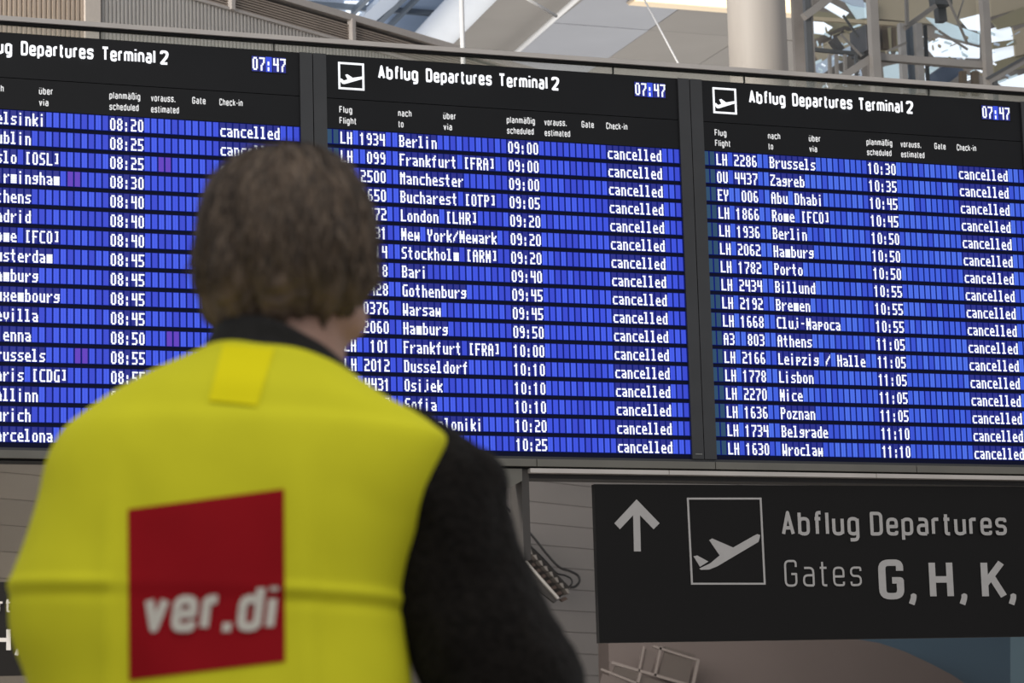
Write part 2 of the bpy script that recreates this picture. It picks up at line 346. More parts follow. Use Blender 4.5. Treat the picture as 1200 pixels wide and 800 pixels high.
# cove lamp
a = onz(738, -1, HC); b = onz(952, 6, HC); yy0, yy1, yy2 = onz(800, -30, HC).y, onz(800, 1, HC).y, onz(800, 7, HC).y
cv = empty('cove_light', (a.x, yy1, HC - .1), 'warm glowing cove light strip along the top beside the round column', 'lamp')
g = MB(); g.box((a.x, yy0, HC - .06), (b.x, yy2, HC - .02)); under(cv, g.build('housing', mat('cove_housing', (.5, .42, .33), .6)))
g = MB(); g.box((a.x + .05, yy0 + .05, HC - .1), (b.x - .05, yy1, HC - .065)); under(cv, g.build('diffuser', mat('warm_lamp', (1, .8, .5), .5, emit=(1, .76, .46), es=.9)))
g = MB(); g.box((a.x + .05, yy1, HC - .095), (b.x - .05, yy2, HC - .065)); under(cv, g.build('glow_strip', mat('warm_glow_strip', (.6, .5, .36), .5, emit=(1, .74, .45), es=.22)))  # dim emitting strip paints the lamp's glow fading across the ceiling
# ------------------------------------------------------------------ glazed lift tower, upper right
GD = 38.0
def gp(x, y, d=GD): return onY(x, y, CAM.y + d)
mst = mat('grey_beige_steel', (.27, .255, .24), .45, metal=.2, noise_amt=.08, nscale=2)
mdk = mat('dark_window_steel', (.08, .085, .09), .45, noise_amt=.1, nscale=3)
tw = empty('glass_lift_tower', (gp(1070, 60).x, gp(1070, 60).y, 7.5), 'glazed lift tower with grey beige steel frame above the right board', 'tower')
def tbeam(name, p, q, w_, m, d=GD, h=None, dq=None, vertical=False):
    a, b = gp(*p, d), gp(*q, dq if dq else d)
    if vertical: xm = (a.x + b.x) / 2; a.x = b.x = xm
    g = MB(); g.beam(a, b, w_, h or w_, up=(0, 1, 0)); return under(tw, g.build(name, m))
px = GD / (F * .9254)                          # metres per pixel there, roughly
tbeam('post', (946, -30), (948, 120), 7 * px, mdk, vertical=True)
tbeam('post', (951.5, -30), (953, 120), 3 * px, mst, vertical=True)
tbeam('post', (1022, -30), (1026, 120), 11 * px, mst, d=GD - .1, vertical=True)
tbeam('post', (1153, -30), (1158, 120), 10 * px, mst, d=GD - .1, vertical=True)
tbeam('cross_beam', (1026, 67), (1153, 77), 9 * px, mst)
tbeam('brace', (972, 100), (1024, 66), 9 * px, mst, d=GD)
tbeam('brace', (942, 20), (980, -8), 9 * px, mst, d=GD - .1)
tbeam('brace', (1108, -8), (1134, 52), 2.6 * px, mst, d=GD + .2)
tbeam('brace', (1122, 22), (1131, -6), 1.6 * px, mst, d=GD + .3)
tbeam('rail', (1060, 33), (1096, 7), 6 * px, mst, d=GD + .8)
tbeam('rail', (950, 22), (1062, 29), 5 * px, mat('cream_beam', (.42, .37, .27), .6), d=GD + 1.6)
tbeam('rail', (1062, -6), (1063, 30), 4 * px, mst, d=GD + .7)
tbeam('guide_rail', (1057, 28), (1059, 110), 8 * px, mat('pale_steel', (.42, .41, .40), .4, metal=.3), d=GD + 1.2, vertical=True)
tbeam('guide_rail', (1076, 28), (1078, 110), 9 * px, MATS['pale_steel'], d=GD + 1.2, vertical=True)
tbeam('guide_rail', (1067, 30), (1068, 110), 7 * px, mat('slate_steel', (.12, .15, .19), .4), d=GD + 1.3, vertical=True)
tbeam('guide_rail', (1085, 30), (1087, 110), 4 * px, mdk, d=GD + 1.3, vertical=True)
tbeam('machine_box', (1092, 0), (1112, 0), 16 * px, mdk, d=GD + .9)
tbeam('machine_box', (1101, 8), (1103, 26), 12 * px, mdk, d=GD + 1.1)
tbeam('handrail', (1158, 96), (1206, 68), 7 * px, mst, d=GD - .6)
tbeam('handrail', (1156, 92), (1206, 64), 3 * px, mdk, d=GD - .65)
tbeam('rail_post', (1166, 90), (1167, 120), 5 * px, mdk, d=GD - .6, vertical=True)
tbeam('strut', (1100, 36), (1134, 58), 2.4 * px, mst, d=GD + .9); tbeam('strut', (1010, 66), (985, 40), 2.5 * px, mst, d=GD + .9)
tbeam('strut', (988, 18), (1006, 44), 2.5 * px, mdk, d=GD + .9); tbeam('strut', (1040, 60), (1062, 50), 3 * px, mst, d=GD + .9)
tbeam('slab_edge', (952, 58), (1012, 64), 5 * px, mdk, d=GD + 2.2)
tbeam('slab_edge', (1012, 34), (1014, 64), 18 * px, mat('lift_car_dark', (.07, .07, .075), .4), d=GD + 2.4, h=.6)
tbeam('bracket', (975, 46), (985, 60), 10 * px, MATS['lift_car_dark'], d=GD + 2.3)
tbeam('bracket', (1034, 28), (1037, 58), 9 * px, mat('brown_interior', (.14, .11, .08), .6), d=GD + 2.4)
tbeam('bracket', (1047, 32), (1048, 56), 5 * px, MATS['brown_interior'], d=GD + 2.4)
tbeam('car_roof', (1095, 96), (1120, 78), 22 * px, mat('blue_grey_car', (.10, .14, .22), .35), d=GD + 1.9)
for x in (1128, 1142): tbeam('rail_post', (x, 84), (x + 1, 112), 8 * px, MATS['brown_interior'], d=GD + 1.6)
for x in (972, 980, 990, 1003): tbeam('rail_post', (x, 64), (x + 1, 100), 4 * px, mdk if x % 2 else mst, d=GD + 2.1)
mgl = mat('clear_glass', (.02, .03, .03), .05, trans=0, alpha=.10, spec=.6)
for x0, x1 in ((950, 1018), (1028, 1150), (1160, 1260)):
    p, q = gp(x0, -20, GD + .05), gp(x1, 115, GD + .05); g = MB(); g.box((p.x, p.y, q.z), (q.x, p.y + .015, p.z)); under(tw, g.build('glass_pane', mgl))
# skylight reflections of the tower glass, built as glowing panes and bars behind it
rf = empty('tower_reflections', tuple(gp(1080, 40, 47)), 'glowing white panes and cream bars behind the glass tower, standing in for skylight reflections', 'skylight')
msk = [mat('white_reflection_pane', (.8, .85, .9), .3, emit=(.78, .88, 1), es=.85), mat('pale_teal_pane', (.4, .5, .55), .3, emit=(.42, .54, .60), es=.65), mat('cream_soffit', (.38, .335, .25), .6), mat('olive_soffit', (.26, .24, .16), .6), mat('grey_blue_pane', (.3, .35, .42), .3, emit=(.28, .36, .46), es=.6)]
g = MB(); a, b = gp(928, -20, 48.4), gp(1290, 130, 48.4); g.box((a.x, a.y, b.z), (b.x, a.y + .1, a.z)); under(rf, g.build('end_wall', mat('taupe_end_wall', (.24, .215, .195), .6, noise_amt=.25, nscale=1.2)))
def quad(pts, mi, d, name):
    g = MB(); g.prism([gp(x, y, d) for x, y in pts], (0, .05, 0)); under(rf, g.build(name, msk[mi]))
quad([(967, 8), (973, 3), (995, 15), (989, 21)], 0, 47.6, 'reflection_pane'); quad([(947, 24), (955, 20), (976, 32), (966, 40), (950, 38)], 0, 47.6, 'reflection_pane')
quad([(978, -4), (1010, -4), (1014, 8), (1000, 6)], 4, 47.7, 'reflection_pane'); quad([(990, 0), (1022, 4), (1022, 20), (1005, 22)], 1, 47.8, 'reflection_pane')
quad([(950, 12), (966, 14), (1016, 22), (1016, 34), (990, 30), (950, 48)], 3, 48.0, 'soffit'); quad([(952, 58), (990, 38), (1016, 30), (1016, 46), (962, 74)], 2, 48.1, 'soffit')
quad([(952, 78), (1010, 46), (1016, 50), (962, 88)], 4, 47.9, 'reflection_pane')
quad([(1030, -4), (1148, -4), (1148, 24), (1116, 30), (1030, 22)], 2, 48.2, 'soffit')
quad([(1084, 52), (1100, 44), (1148, 56), (1148, 68), (1096, 66)], 0, 47.6, 'reflection_pane'); quad([(1086, 20), (1104, 24), (1148, 40), (1148, 52), (1110, 42)], 1, 47.7, 'reflection_pane')
quad([(1126, 22), (1150, 16), (1150, 36), (1136, 34)], 0, 47.5, 'reflection_pane'); quad([(1036, 78), (1054, 74), (1060, 96), (1038, 98)], 1, 47.6, 'reflection_pane')
quad([(1066, 80), (1082, 78), (1086, 98), (1068, 100)], 0, 47.6, 'reflection_pane'); quad([(1090, 78), (1116, 80), (1100, 88), (1088, 92)], 1, 47.6, 'reflection_pane')
quad([(1160, 34), (1180, 28), (1192, 40), (1192, 66), (1168, 74), (1160, 66)], 0, 47.6, 'reflection_pane'); quad([(1160, -4), (1210, -4), (1210, 6), (1160, 20)], 2, 47.8, 'soffit')
quad([(1162, 24), (1198, 8), (1214, 14), (1214, 24), (1170, 34)], 3, 47.5, 'soffit'); quad([(1188, 36), (1214, 26), (1214, 60), (1190, 66)], 2, 47.4, 'soffit')
quad([(1160, 74), (1200, 62), (1214, 68), (1214, 76), (1164, 88)], 3, 47.5, 'soffit'); quad([(1170, 96), (1214, 82), (1214, 102), (1180, 104)], 0, 47.5, 'reflection_pane')
quad([(1160, 50), (1190, 46), (1192, 52), (1160, 58)], 3, 47.4, 'soffit'); quad([(1030, 36), (1050, 30), (1054, 60), (1030, 60)], 3, 48.0, 'soffit')
for k in range(120):                            # many little reflections and members, each put in as a small bar
    x, y = random.choice((random.uniform(952, 1012), random.uniform(1034, 1190), random.uniform(1034, 1195))), random.uniform(30, 100)
    L_ = random.uniform(3, 10); an = random.choice((-.5, -.35, .3, .5, 1.3)); w2 = random.uniform(1.0, 2.8)
    dx, dy = L_ * math.cos(an), L_ * math.sin(an)
    quad([(x, y), (x + dx, y + dy), (x + dx, y + dy + w2), (x, y + w2)], random.choice((0, 1, 1, 4, 3, 2)), 46.0 + k * .012, 'reflection_bar')
# ------------------------------------------------------------------ rails above and below the boards
UL, UR = -75, 150
tr = MB(); tr.box(W(UL, -15.5, -.03), W(UR, -14.82, .02)); r1 = empty('top_rail', tuple(W(0, -14.6, .03)), 'long pale metal rail along the top of the departure boards', 'rail')
under(r1, tr.build('cap', M_railtop)); tr = MB(); tr.box(W(UL, -14.82, -.015), W(UR, -14.42, .015)); under(r1, tr.build('shadow_gap', M_seam))
gs = mat('greenish_edge_glass', (.62, .62, .50), .2, trans=0, alpha=.22, spec=.4)
joints = [UL, -35.2, 5.3 - 15, 43.5, 65.4, 97.5, 130]
for a, b in zip(joints, joints[1:]):
    g = MB(); g.box(W(a + .06, -14.42, 0), W(b - .06, -13.36, .012)); o = under(r1, g.build('glass_strip', gs))
for a in joints[1:-1]:
    g = MB(); g.box(W(a - .06, -14.42, -.004), W(a + .06, -13.36, .014)); under(r1, g.build('joint', M_seam))
r2 = empty('bottom_rail', tuple(W(0, 46.5, .03)), 'long olive grey metal rail under the departure boards', 'rail')
jn = [UL, -20, 29, 57.6, 91.5, UR]
for a, b in zip(jn, jn[1:]):
    g = MB(); g.box(W(a + .07, 45.85, -.02), W(b - .07, 46.92, .14)); under(r2, g.build('rail_length', M_rail))
g = MB(); g.box(W(UL, 46.92, .01), W(UR, 47.22, .14)); under(r2, g.build('shadow_gap', M_seam))
g = MB(); g.box(W(UL, 45.42, .0), W(UR, 45.85, .12)); under(r2, g.build('shadow_gap', M_case))
r3 = empty('lower_ledge', tuple(W(60, 47.5, .03)), 'pale thin metal ledge above the large direction sign', 'ledge')
jn = [27.9, 50, 84.5, UR]
for a, b in zip(jn, jn[1:]):
    g = MB(); g.box(W(a + .06, 47.22, -.02), W(b - .06, 47.85, .14)); under(r3, g.build('ledge_length', M_railtop))
g = MB(); g.box(W(28, 47.85, .03), W(125, 48.55, .16)); under(r3, g.build('soffit', mat('dark_soffit', (.028, .025, .024), .6)))
# ------------------------------------------------------------------ departure boards
ROWS = [
 [('LH 2462','Helsinki','08:20'),('LH 2516','Dublin','08:25'),('LH 2456','Oslo [OSL]','08:25'),('LH 2502','Birmingham','08:30'),('LH 1756','Athens','08:40'),('LH 1802','Madrid','08:40'),
  ('LH 1870','Rome [FCO]','08:40'),('LH 2302','Amsterdam','08:45'),('LH 2054','Hamburg','08:45'),('CL 9321','Luxembourg','08:45'),('LH 1792','Sevilla','08:45'),('LH 2328','Vienna','08:50'),
  ('LH 2284','Brussels','08:55'),('LH 2228','Paris [CDG]','08:55'),('LH  884','Tallinn','09:00'),('LH 2366','Zurich','09:00'),('LH 1812','Barcelona','09:00')],
 [('LH 1934','Berlin','09:00'),('LH  099','Frankfurt [FRA]','09:00'),('LH 2500','Manchester','09:00'),('LH 1650','Bucharest [OTP]','09:05'),('LH 2472','London [LHR]','09:20'),('UA 0031','New York/Newark','09:20'),
  ('LH 2414','Stockholm [ARN]','09:20'),('EN 8218','Bari','09:40'),('LH 2428','Gothenburg','09:45'),('LO 0376','Warsaw','09:45'),('LH 2060','Hamburg','09:50'),('LH  101','Frankfurt [FRA]','10:00'),
  ('LH 2012','Dusseldorf','10:10'),('OU 4431','Osijek','10:10'),('LH 1702','Sofia','10:10'),('A3  801','Thessaloniki','10:20'),('LH 1680','Vienna','10:25')],
 [('LH 2286','Brussels','10:30'),('OU 4437','Zagreb','10:35'),('EY  006','Abu Dhabi','10:45'),('LH 1866','Rome [FCO]','10:45'),('LH 1936','Berlin','10:50'),('LH 2062','Hamburg','10:50'),
  ('LH 1782','Porto','10:50'),('LH 2434','Billund','10:55'),('LH 2192','Bremen','10:55'),('LH 1668','Cluj-Napoca','10:55'),('A3  803','Athens','11:05'),('LH 2166','Leipzig / Halle','11:05'),
  ('LH 1778','Lisbon','11:05'),('LH 2270','Nice','11:05'),('LH 1636','Poznan','11:05'),('LH 1734','Belgrade','11:10'),('LH 1630','Wroclaw','11:10')]]
BLAB = ['leftmost black departure board, partly hidden behind the person\'s head and left shoulder',
        'middle black departure board directly right of the person\'s head, flights from Berlin down',
        'rightmost black departure board beneath the glass tower, flights from Brussels down']
Q_ = 2.7898
def board(k):
    ub = 59.94 * (k - 1); root = empty('departure_board', tuple(W(ub + 26, 45.4, .06)), BLAB[k], 'departure board', 'departure boards in a row')
    def add(mb, name, m): return under(root, mb.build(name, m))
    g = MB(); g.box(W(ub - 3.95, -13.36, .03), W(ub + 55.95, 45.42, .12)); add(g, 'casing', M_seam)
    for a, b in ((-3.93, -1.95), (54.0, 55.88)):
        g = MB(); g.box(W(ub + a, -13.3, -.012), W(ub + b, 45.4, .03)); fr = add(g, 'side_frame', M_case)
    g = MB(); g.box(W(ub + 54.5, 44.6, -.014), W(ub + 55.6, 44.75, -.012)); add(g, 'frame_label', mat('frame_label_grey', (.3, .3, .28), .5))
    g = MB(); g.box(W(ub - 1.95, -13.3, .0), W(ub + 54, -6.82, .03)); add(g, 'title_panel', M_black)
    g = MB(); g.box(W(ub - 1.95, -6.72, .0), W(ub + 54, -2.25, .03)); add(g, 'heading_panel', M_black)
    g = MB(); g.box(W(ub - 1.95, -2.25, .004), W(ub + 54, 45.4, .03)); add(g, 'display_base', M_navy)
    for wd_, a, b in (('Abflug', 6.04, 12.2), ('Departures', 13.45, 23.7), ('Terminal', 24.9, 32.65), ('2', 33.35, 34.6)):
        letters('title_lettering', wd_, ub + a, -10.12, 2.1, b - a, -.002, M_title, root, t=1.5, gap=.85)
    for l1, l2, u0, w1, w2 in (('Flug', 'Flight', 0, 1.95, 2.55), ('nach', 'to', 9, 2.05, .8), ('über', 'via', 16, 1.95, 1.35), ('planmäßig', 'scheduled', 26, 4.4, 4.15),
                               ('vorauss.', 'estimated', 32, 3.5, 4.0), ('Gate', None, 38, 1.95, 0), ('Check-in', None, 42, 3.4, 0)):
        letters('column_heading', l1, ub + u0, -4.62, 1.05, w1, -.002, M_head, root, t=1.4, gap=1.1, single=False)
        if l2: letters('column_heading', l2, ub + u0, -2.97, 1.05, w2, -.002, M_head, root, t=1.4, gap=1.1, single=False)
    # pictogram
    x0, x1, y0, y1, t = ub - .05, ub + 3.9, -12.28, -8.2, .28
    g = MB()
    for (a, b, c, d) in ((x0, x1, y0, y0 + t), (x0, x1, y1 - t, y1), (x0, x0 + t, y0 + t, y1 - t), (x1 - t, x1, y0 + t, y1 - t)): g.box(W(a, b and c, -.004), W(b, d, 0))
    pic = add(g, 'pictogram_frame', M_title)
    pl_ = [(0.03, .60), (0.13, .62), (0.2, .68), (.36, .63), (.27, .46), (.35, .44), (.55, .56), (.9, .49), (1, .48), (1, .55), (.25, .80), (.16, .80), (.03, .66)]
    tri = MB(); P3 = [W(x0 + (x1 - x0) * a, y0 + (y1 - y0) * b, -.0045) for a, b in pl_]; tri.prism(P3, (0, .004, 0)); o = tri.build('aeroplane_sign', M_title); under(root, o)
    # clock
    g = MB(); g.box(W(ub + 46.75, -12.45, -.003), W(ub + 52.3, -9.95, 0)); clock = add(g, 'clock', M_black)
    g = MB()
    for c in range(5):
        u = ub + 46.86 + c * 1.04; g.face([W(u, -12.3, -.0035), W(u + .92, -12.3, -.0035), W(u + .92, -10.05, -.0035), W(u, -10.05, -.0035)], 0 if c != 2 else 1)
    under(root, g.build('clock_cell', [BL[3], BL[0]]))
    g = MB()
    for c, ch in enumerate('07:47'): cellglyph(g, ch, ub + 46.9 + c * 1.04, -10.2, -.005, h=1.95, wd=.9)
    under(root, g.build('clock_digits', M_glyph))
    pal = BR if k == 2 else BL
    for r, (fl_, dest, tm) in enumerate(ROWS[k]):
        vb = r * Q_; line = list(' ' * 58)
        def put(c, s):
            for i_, ch in enumerate(s): line[c + i_] = ch
        put(0, fl_); put(9, dest); put(26, tm); put(42, 'cancelled')
        # first two cells stand left of column 0
        g = MB(); g.box(W(ub - 1.93, vb - 2.16, .0), W(ub + 53.98, vb + .06, .004)); row = add(g, 'display_row', M_rowback)
        g = MB(); tx = MB()
        for c in range(-2, 54):
            ch = line[c] if c >= 0 else ' '; u = ub + c + .04
            mi = random.choice((0, 0, 1, 1, 2))
            if ch != ' ': mi = 3
            elif c < 0 and k > 0: mi = 4
            elif c in (53, 25) and random.random() < .7: mi = 2
            elif k == 0 and (c + r * 13) % 59 < 2: mi = 5
            g.face([W(u, vb - 2.1, -.0015), W(u + .76, vb - 2.1, -.0015), W(u + .76, vb, -.0015), W(u, vb, -.0015)], mi)
            if mi < 3: g.face([W(u + .35, vb - 2.1, -.0018), W(u + .41, vb - 2.1, -.0018), W(u + .41, vb, -.0018), W(u + .35, vb, -.0018)], 2)
            if ch != ' ': cellglyph(tx, ch, u, vb, -.004)
        for nm, b_, mm in (('blue_cells', g, pal), ('row_lettering', tx, M_glyph)):
            o = b_.build(nm, mm); o.parent = row; o.matrix_parent_inverse = Matrix.Translation(root.location).inverted()
            o.matrix_parent_inverse = Matrix()
            o['kind'] = 'stuff'
for k in range(3): board(k)
# ------------------------------------------------------------------ direction signs
M_sign = mat('sign_charcoal', (.011, .0095, .0085), .6, spec=.25, noise_amt=.08, nscale=2)
M_swh = mat('sign_off_white', (.62, .585, .55), .6, emit=None, noise_amt=.04)
def sign(label, place):
    o0 = place(38.4, 72.6, 0); root = empty('direction_sign', tuple(o0), label, 'sign', 'black gate direction signs')
    def A(mb, n, m): return under(root, mb.build(n, m))
    g = MB(); c = [(38.4, 49.3), (38.4, 72.65), (125, 72.65), (125, 49.3)]
    g.hexa([place(u, v, 0) for u, v in c] + [place(u, v, .04) for u, v in c]); A(g, 'sign_panel', M_sign)
    g = MB()                                   # arrow
    def pt(x, y): u, v = uv(x, y); return (u, v - TL(u))
    def TL(u): return -(u - 38.4) * .0072
    def poly(px_, y=-.003):
        m_ = MB(); P3 = [place(*pt(*q), y) for q in px_]; m_.prism(P3, place(0, 0, .003) - place(0, 0, 0)); return m_
    ar = [(747.5, 584.5), (774.5, 612.5), (767.5, 619.5), (751.5, 603), (752.5, 645.5), (744.5, 645.5), (743.5, 603), (728, 619.5), (721.5, 612.5)]
    A(poly(ar), 'arrow', M_swh)
    m_ = MB()
    q = [pt(*p) for p in ((806.5, 582.5), (894, 582.5), (899, 684.5), (811.5, 684.5))]
    inn = []
    cx = sum(p[0] for p in q) / 4; cyy = sum(p[1] for p in q) / 4
    for p in q: inn.append((p[0] + (.3 if p[0] < cx else -.3), p[1] + (.28 if p[1] < cyy else -.28)))
    for i_ in range(4):
        j = (i_ + 1) % 4; m_.prism([place(*p, -.003) for p in (q[i_], q[j], inn[j], inn[i_])], place(0, 0, .003) - place(0, 0, 0))
    A(m_, 'pictogram_frame', M_swh)
    def pic(a, b):
        t_ = (q[0][0] + (q[1][0] - q[0][0]) * a, q[0][1] + (q[1][1] - q[0][1]) * a); b_ = (q[3][0] + (q[2][0] - q[3][0]) * a, q[3][1] + (q[2][1] - q[3][1]) * a)
        return (t_[0] + (b_[0] - t_[0]) * b, t_[1] + (b_[1] - t_[1]) * b)
    for nm, pl_ in (('aeroplane_body', [(.95, .46), (.955, .43), (.92, .42), (.87, .44), (.585, .574), (.31, .47), (.27, .49), (.40, .665), (.27, .755), (.12, .815), (.14, .83), (.25, .827), (.36, .79), (.93, .51)]), ('aeroplane_tail', [(.05, .675), (.10, .665), (.245, .735), (.13, .795)])):
        m_ = MB(); m_.prism([place(*pic(*p), -.003) for p in pl_], place(0, 0, .003) - place(0, 0, 0)); A(m_, nm, M_swh)
    def txt(s, x0, x1, yb, yt, t, gap=1.2):
        (u0, v0), (u1, _), (_, vt) = pt(x0, yb), pt(x1, yb), pt(x0, yt)
        def tl(u, v, Y): return place(u, v, Y)
        letters('sign_lettering', s, u0, v0, v0 - vt, u1 - u0, -.003, M_swh, root, t=t, gap=gap, place=place)
    txt('Abflug', 918, 1008.5, 627, 598, 1.15); txt('Departures', 1022, 1181, 627, 599, 1.15)
    txt('Gates', 921.5, 1011.5, 687, 655.5, .62, 1.7)
    txt('G', 1032.5, 1062, 702, 655, 1.35); txt('H', 1092, 1120, 702, 655, 1.35); txt('K', 1153, 1182, 702, 655, 1.35)
    for x in (1071, 1130.5, 1188): txt(',', x - 4, x + 5, 702, 655, 1.25)
    return root
def place1(u, v, Y): return W(u, v - (u - 38.4) * .0072, Y + .02)
sign('large black direction sign below the middle and right boards, white arrow and gate letters', place1)
# the second sign hangs further back at the lower left
S2 = 1.62
ref = onY(1132, 702); tgt = CAM + ray(21, 764) * (S2 * (ref - CAM).dot(FW) / 1.0)
def place2(u, v, Y):
    p = W(u, v - (u - 38.4) * .0072, Y) - ref; return tgt + p
sign('further black direction sign at the lower left edge, cut off behind the person\'s elbow', place2)
# ------------------------------------------------------------------ lower background
PL = at(660, 600, 60)
lw = empty('wall_back', (PL.x, PL.y, 0), kind='structure')
lp = [mat('pink_grey_wall_a', (.228, .205, .186), .45, noise_amt=.06, nscale=.5), mat('pink_grey_wall_b', (.222, .199, .181), .45, noise_amt=.06, nscale=.5), mat('pink_grey_wall_c', (.233, .209, .191), .45, noise_amt=.06, nscale=.5)]
lpo = [mat('olive_brown_wall_a', (.125, .11, .09), .5, noise_amt=.08, nscale=.5), mat('olive_brown_wall_b', (.14, .123, .10), .5, noise_amt=.08, nscale=.5)]
g = MB(); wallbox(g, -26, 50, 0, 10.5, -.05, .3, P=PL); under(lw, g.build('backing', mat('wall_void', (.15, .13, .115), .8)))
zz = 2.0; ci = 0
while zz < 10.2:
    hgt = .46
    for s0, s1, pm in ((-26, -3, lpo), (-3, 19 + (ci % 2) * 7, lp), (19 + (ci % 2) * 7, 48, lp)):
        g = MB(); wallbox(g, s0 + .004, s1 - .004, zz + .006, zz + hgt - .006, 0, .04, P=PL); under(lw, g.build('wall_panel', pm[random.randrange(len(pm))]))
    zz += hgt; ci += 1
# ledge and hanging post just right of the person's shoulder
g = MB(); a, b = uv(605, 560, .1), uv(616, 650, .1); g.box(W(a[0], 47.2, .02), W(b[0], 60.5, .2)); tag(g.build('hanging_post', mat('brown_grey_post', (.085, .075, .066), .6)), 'narrow brownish post hanging below the rail beside the dark sleeve', 'post')
g = MB(); a, b = uv(556, 556, .1), uv(604, 556, .1); g.prism([W(a[0], 47.25, 0), W(b[0], 47.25, 0), W(b[0], 49.0, 0), W(b[0] - 2.2, 50.2, 0), W(a[0], 51.5, 0)], (0, .12, 0)); tag(g.build('rail_bracket', M_rail), 'tapering grey bracket plate under the rail behind the right shoulder', 'bracket')
# escalator in the distance
ES = 56.0
es = empty('escalator', tuple(at(640, 700, ES)), 'small distant escalator with black handrail rising behind the dark sleeve', 'escalator')
def ep(x, y, d=0): return onY(x, y, CAM.y + ES * .95 + d)
mrub = mat('black_rubber', (.012, .011, .011), .5)
def smooth_path(P, n=6):
    out = []
    for i_ in range(len(P) - 1):
        p0, p1, p2, p3 = P[max(i_ - 1, 0)], P[i_], P[i_ + 1], P[min(i_ + 2, len(P) - 1)]
        for k in range(n):
            t = k / n; out.append(.5 * ((2 * p1) + (-p0 + p2) * t + (2 * p0 - 5 * p1 + 4 * p2 - p3) * t * t + (-p0 + 3 * p1 - 3 * p2 + p3) * t ** 3))
    return out + [P[-1]]
hr = [(560, 560), (617, 620), (640, 648), (655, 664), (668, 669), (677, 674), (679, 681), (674, 687), (668, 688)]
hr2 = [(570, 590), (622, 640), (640, 658), (652, 671), (662, 674), (669, 678), (670, 684), (664, 690)]
for pts, d, r_ in ((hr, 0, .026), (hr2, .9, .02)):
    g = MB(); g.tube(smooth_path([ep(x, y, d) for x, y in pts]), r_, 8); under(es, g.build('handrail', mrub, smooth=True))
g = MB(); g.prism([ep(x, y, .2) for x, y in ((560, 600), (617, 658), (655, 702), (650, 706), (560, 640))], (0, .1, 0)); under(es, g.build('truss_side', mat('escalator_truss', (.05, .045, .042), .6)))
g = MB(); g.beam(ep(560, 596), ep(654, 701), .05, .07, up=(0, 1, 0)); under(es, g.build('skirt_strip', mat('pale_skirt', (.55, .52, .48), .5)))
g = MB(); g.prism([ep(x, y, .5) for x, y in ((560, 590), (612, 630), (668, 688), (656, 700), (600, 645))], (0, .1, 0)); under(es, g.build('step_well', mat('step_well_dark', (.02, .017, .015), .7)))  # near-black plate behind the steps
for k in range(9):
    x, y = 612 + k * 6.2, 637 + k * 6.6; g = MB(); g.prism([ep(x, y, .3), ep(x + 4, y - .5, .3), ep(x + 6, y + 6, .3), ep(x + 3.6, y + 5, .3)], (0, .5, 0)); under(es, g.build('step', mat('step_nosing', (.22, .20, .18), .5)))
    g = MB(); g.prism([ep(x - 5, y + 12, .25), ep(x + 1, y + 9, .25), ep(x + 4, y + 12, .25), ep(x - 2, y + 15, .25)], (0, .1, 0)); under(es, g.build('step', mat('step_riser', (.07, .045, .035), .6)))
# slanted window grid below the big sign
wg = empty('window_grid', tuple(onY(760, 800, CAM.y + 45)), 'slanted pale window grid low under the left end of the large sign', 'window')
def wpx(x, y, d=0): return onY(x, y, CAM.y + 45 + d)
mfr = mat('pale_window_bar', (.155, .135, .126), .5); mpn = mat('dim_brown_pane', (.075, .063, .056), .3); mpl = mat('mid_brown_pane', (.092, .077, .071), .3)
for P2, m_ in (([(778.6, 763), (812, 774.5), (806, 806), (771, 794)], mpn), ([(757, 760), (769, 764), (763, 788), (753, 785)], mpl), ([(721, 780), (747, 789), (744, 797), (718, 788)], mpn), ([(751, 791), (796, 805), (792, 830), (745, 815)], mpn), ([(706, 789), (742, 802), (738, 830), (698, 820)], mpl), ([(779, 757), (816, 767), (815, 770), (778, 760)], mpn)):
    g = MB(); g.prism([wpx(x, y, .05) for x, y in P2], (0, .03, 0)); under(wg, g.build('pane', m_))
for a, b, w2 in (((765, 757), (816, 773), .04), ((716, 776), (812, 804), .05), ((704, 784), (750, 802), .04), ((774, 757), (767, 792), .04), ((818, 772), (808, 820), .05), ((750, 788), (742, 820), .05), ((754, 757), (748, 788), .03)):
    g = MB(); g.beam(wpx(*a), wpx(*b), w2, .05, up=(0, 1, 0)); under(wg, g.build('glazing_bar', mfr))
# curved bulkhead and blue glazing at the lower right
def cp(x, y, d=0): return onY(x, y, CAM.y + 46 + d)
g = MB(); out = [(713, 745), (900, 741), (1000, 748), (1030, 753), (1060, 763), (1090, 777), (1115, 790), (1130, 800), (1150, 820), (1165, 850), (1170, 900), (716, 900)]
g.prism([cp(x, y) for x, y in out], (0, .5, 0)); o = tag(g.build('curved_bulkhead', mat('mauve_brown_plaster', (.105, .086, .081), .6, noise_amt=.05, nscale=.6)), 'mauve brown curved bulkhead under the large direction sign', 'bulkhead')
bg = empty('blue_glazing', tuple(cp(1080, 800, 1.5)), 'dark blue glazed partition with a paler blue end strip at the lower right', 'window')
g = MB(); g.prism([cp(x, y, 1.5) for x, y in ((960, 720), (1184, 720), (1184, 930), (960, 930))], (0, .06, 0)); under(bg, g.build('pane', mat('slate_blue_glass', (.055, .095, .135), .3)))
g = MB(); g.prism([cp(x, y, 1.5) for x, y in ((1184, 720), (1260, 720), (1260, 930), (1184, 930))], (0, .06, 0)); under(bg, g.build('pane', mat('pale_blue_glass', (.14, .22, .27), .3)))

